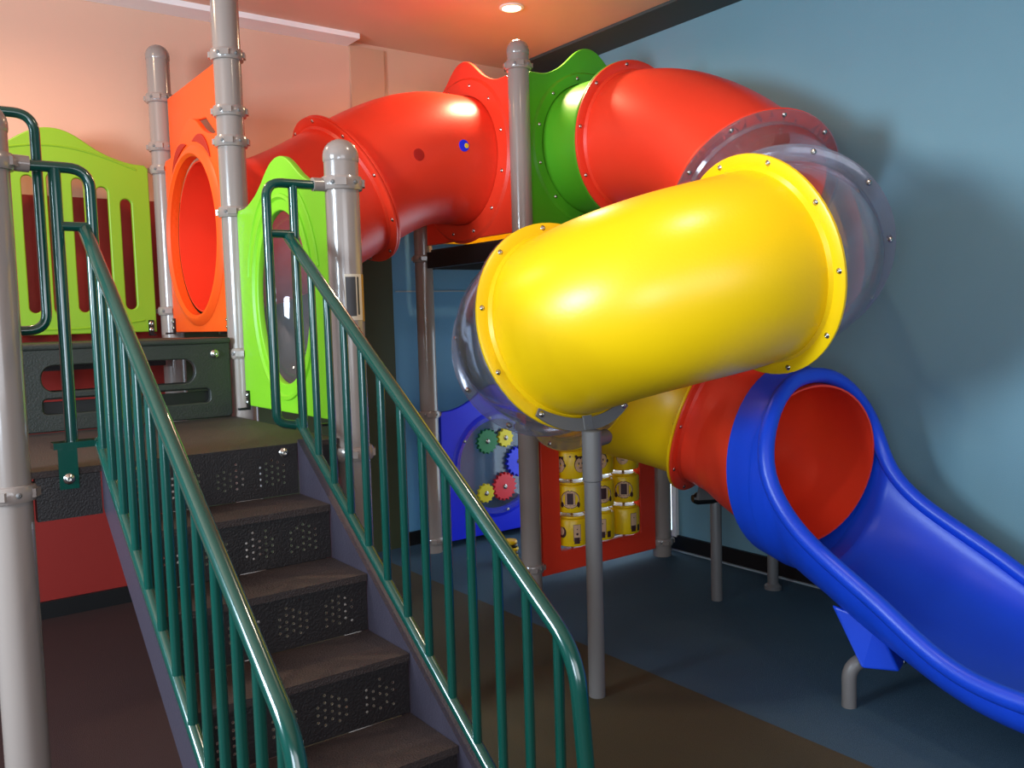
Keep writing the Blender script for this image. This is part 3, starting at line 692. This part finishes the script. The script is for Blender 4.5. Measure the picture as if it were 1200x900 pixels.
# ================================================================ SUPPORT POLES
def pole_thing(base, zt, fl_c, fl_t, label, stub=True, r=.036, ang0=-34, ang1=34, off=-.035):
    t = thing('support_pole', label, 'pole', (base[0], base[1], 0), 'thin grey poles under the tube slide')
    x, y = base
    MB().lathe([(.0005, 0), (r, 0), (r, zt-.22)], (x, y, 0), n=24).build('pole', 'pole_paint', t)
    MB().lathe([(r, zt-.22), (r+.006, zt-.215), (r+.006, zt-.004), (r, zt), (.0005, zt)], (x, y, 0), n=24).build('sleeve', 'pole_paint', t)
    fc = Vector(fl_c); ft = Vector(fl_t).normalized(); a = (Vector((0, 0, 1))-ft*ft.z).normalized(); b = ft.cross(a)
    V = []; n = 18
    for k in range(n+1):
        an = math.radians(180+ang0+(ang1-ang0)*k/n); wd = .028*(1-.35*abs(2*k/n-1)**3)
        d = a*math.cos(an)+b*math.sin(an)
        for rr in (FR-.022-wd, FR-.022+wd):
            for o_ in (off-.008, off+.0): V.append(fc+d*rr+ft*o_)
    F = []
    for k in range(n):
        q = 4*k; s2 = q+4
        F += [(q, q+1, s2+1, s2), (q+2, s2+2, s2+3, q+3), (q, s2, s2+2, q+2), (q+1, q+3, s2+3, s2+1)]
    F += [(0, 2, 3, 1), (4*n, 4*n+1, 4*n+3, 4*n+2)]
    sd = mesh_obj('saddle_bracket', V, F, 'pole_paint', t, smooth=False)
    for k in (0.04, .5, .96):
        an = math.radians(180+ang0+(ang1-ang0)*k); d = a*math.cos(an)+b*math.sin(an); bolt(sd, fc+d*(FR-.022)+ft*(off-.009), -ft, .010)
    low = fc-a*(FR-.02)+ft*(off-.012)
    e = Vector((low.x+.02, low.y, zt-.05)); dr = Vector((.93, .36, 0)); L = .10
    st_ = Vector((x, y, zt-.045)); en = st_+dr*max(L+.03, .12)
    MB().tube([st_, en, en+dr*.012, en+dr*.018], [r*.95, r*.95, r*.8, r*.3], 18).build('stub_arm', 'pole_paint', t)
    s = b; P = []
    for pnt in (e+Vector((0, 0, -.02)), low+Vector((0, 0, .04))):
        for q in (-s*.022-ft*.006, s*.022-ft*.006, s*.022+ft*.004, -s*.022+ft*.004): P.append(pnt+q)
    MB().hexa(P).build('hanger_plate', 'pole_paint', t, smooth=False)
    return t
f5 = ML[12*NS]
pole_thing((2.478, 2.807), 1.165, f5[0], f5[1], 'thin grey pole with curved saddle bracket holding the big yellow tube')
p2 = thing('support_pole', 'short thin grey pole under the lower red tube, near the black baseboard', 'pole', (3.863, 3.321, 0), 'thin grey poles under the tube slide')
MB().lathe([(.0005, 0), (.032, 0), (.032, .60), (.028, .615), (.0005, .62)], (3.863, 3.321, 0), n=24).build('pole', 'pole_paint', p2)
MB().tube([(3.89, 3.30, .60), (3.76, 3.37, .60), (3.735, 3.38, .60)], [.036, .036, .022], 16).build('stub_arm', 'black_plastic', p2)
f8 = ML[int(19.125*NS)]
MB().hexa([(3.73, 3.33, .60), (3.83, 3.27, .60), (3.83, 3.29, .60), (3.73, 3.35, .60), (3.70, 3.28, .70), (3.80, 3.22, .70), (3.80, 3.24, .70), (3.70, 3.30, .70)]).build('hanger_plate', 'pole_paint', p2, smooth=False)
p3 = thing('support_pole', 'grey pole mostly hidden behind the blue slide hood, only its foot showing', 'pole', (4.27, 3.24, 0), 'thin grey poles under the tube slide')
MB().lathe([(.0005, 0), (.032, 0), (.032, .80), (.028, .815), (.0005, .82)], (4.27, 3.24, 0), n=24).build('pole', 'pole_paint', p3)
MB().lathe([(.0005, 0), (.05, 0), (.05, .02), (.033, .035)], (4.27, 3.24, 0), n=24).build('foot_collar', 'pole_paint', p3)
# ================================================================ SMALL THINGS
ty = thing('striped_toy', 'small black and yellow striped toy on the floor behind the central post', 'toy', (3.50, 4.78, 0))
for k in range(6):
    z = .012+k*.024; MB().lathe([(.0005, 0), (.055-.004*abs(k-2.5), 0), (.06-.004*abs(k-2.5), .012), (.055-.004*abs(k-2.5), .024), (.0005, .024)], (3.47, 4.79, z-.012), (0, 0, 1), 18).build('stripe', 'yellow_plastic' if k % 2 else 'black_plastic', ty)
for o in bpy.data.objects:
    if '_base' in o: del o['_base']
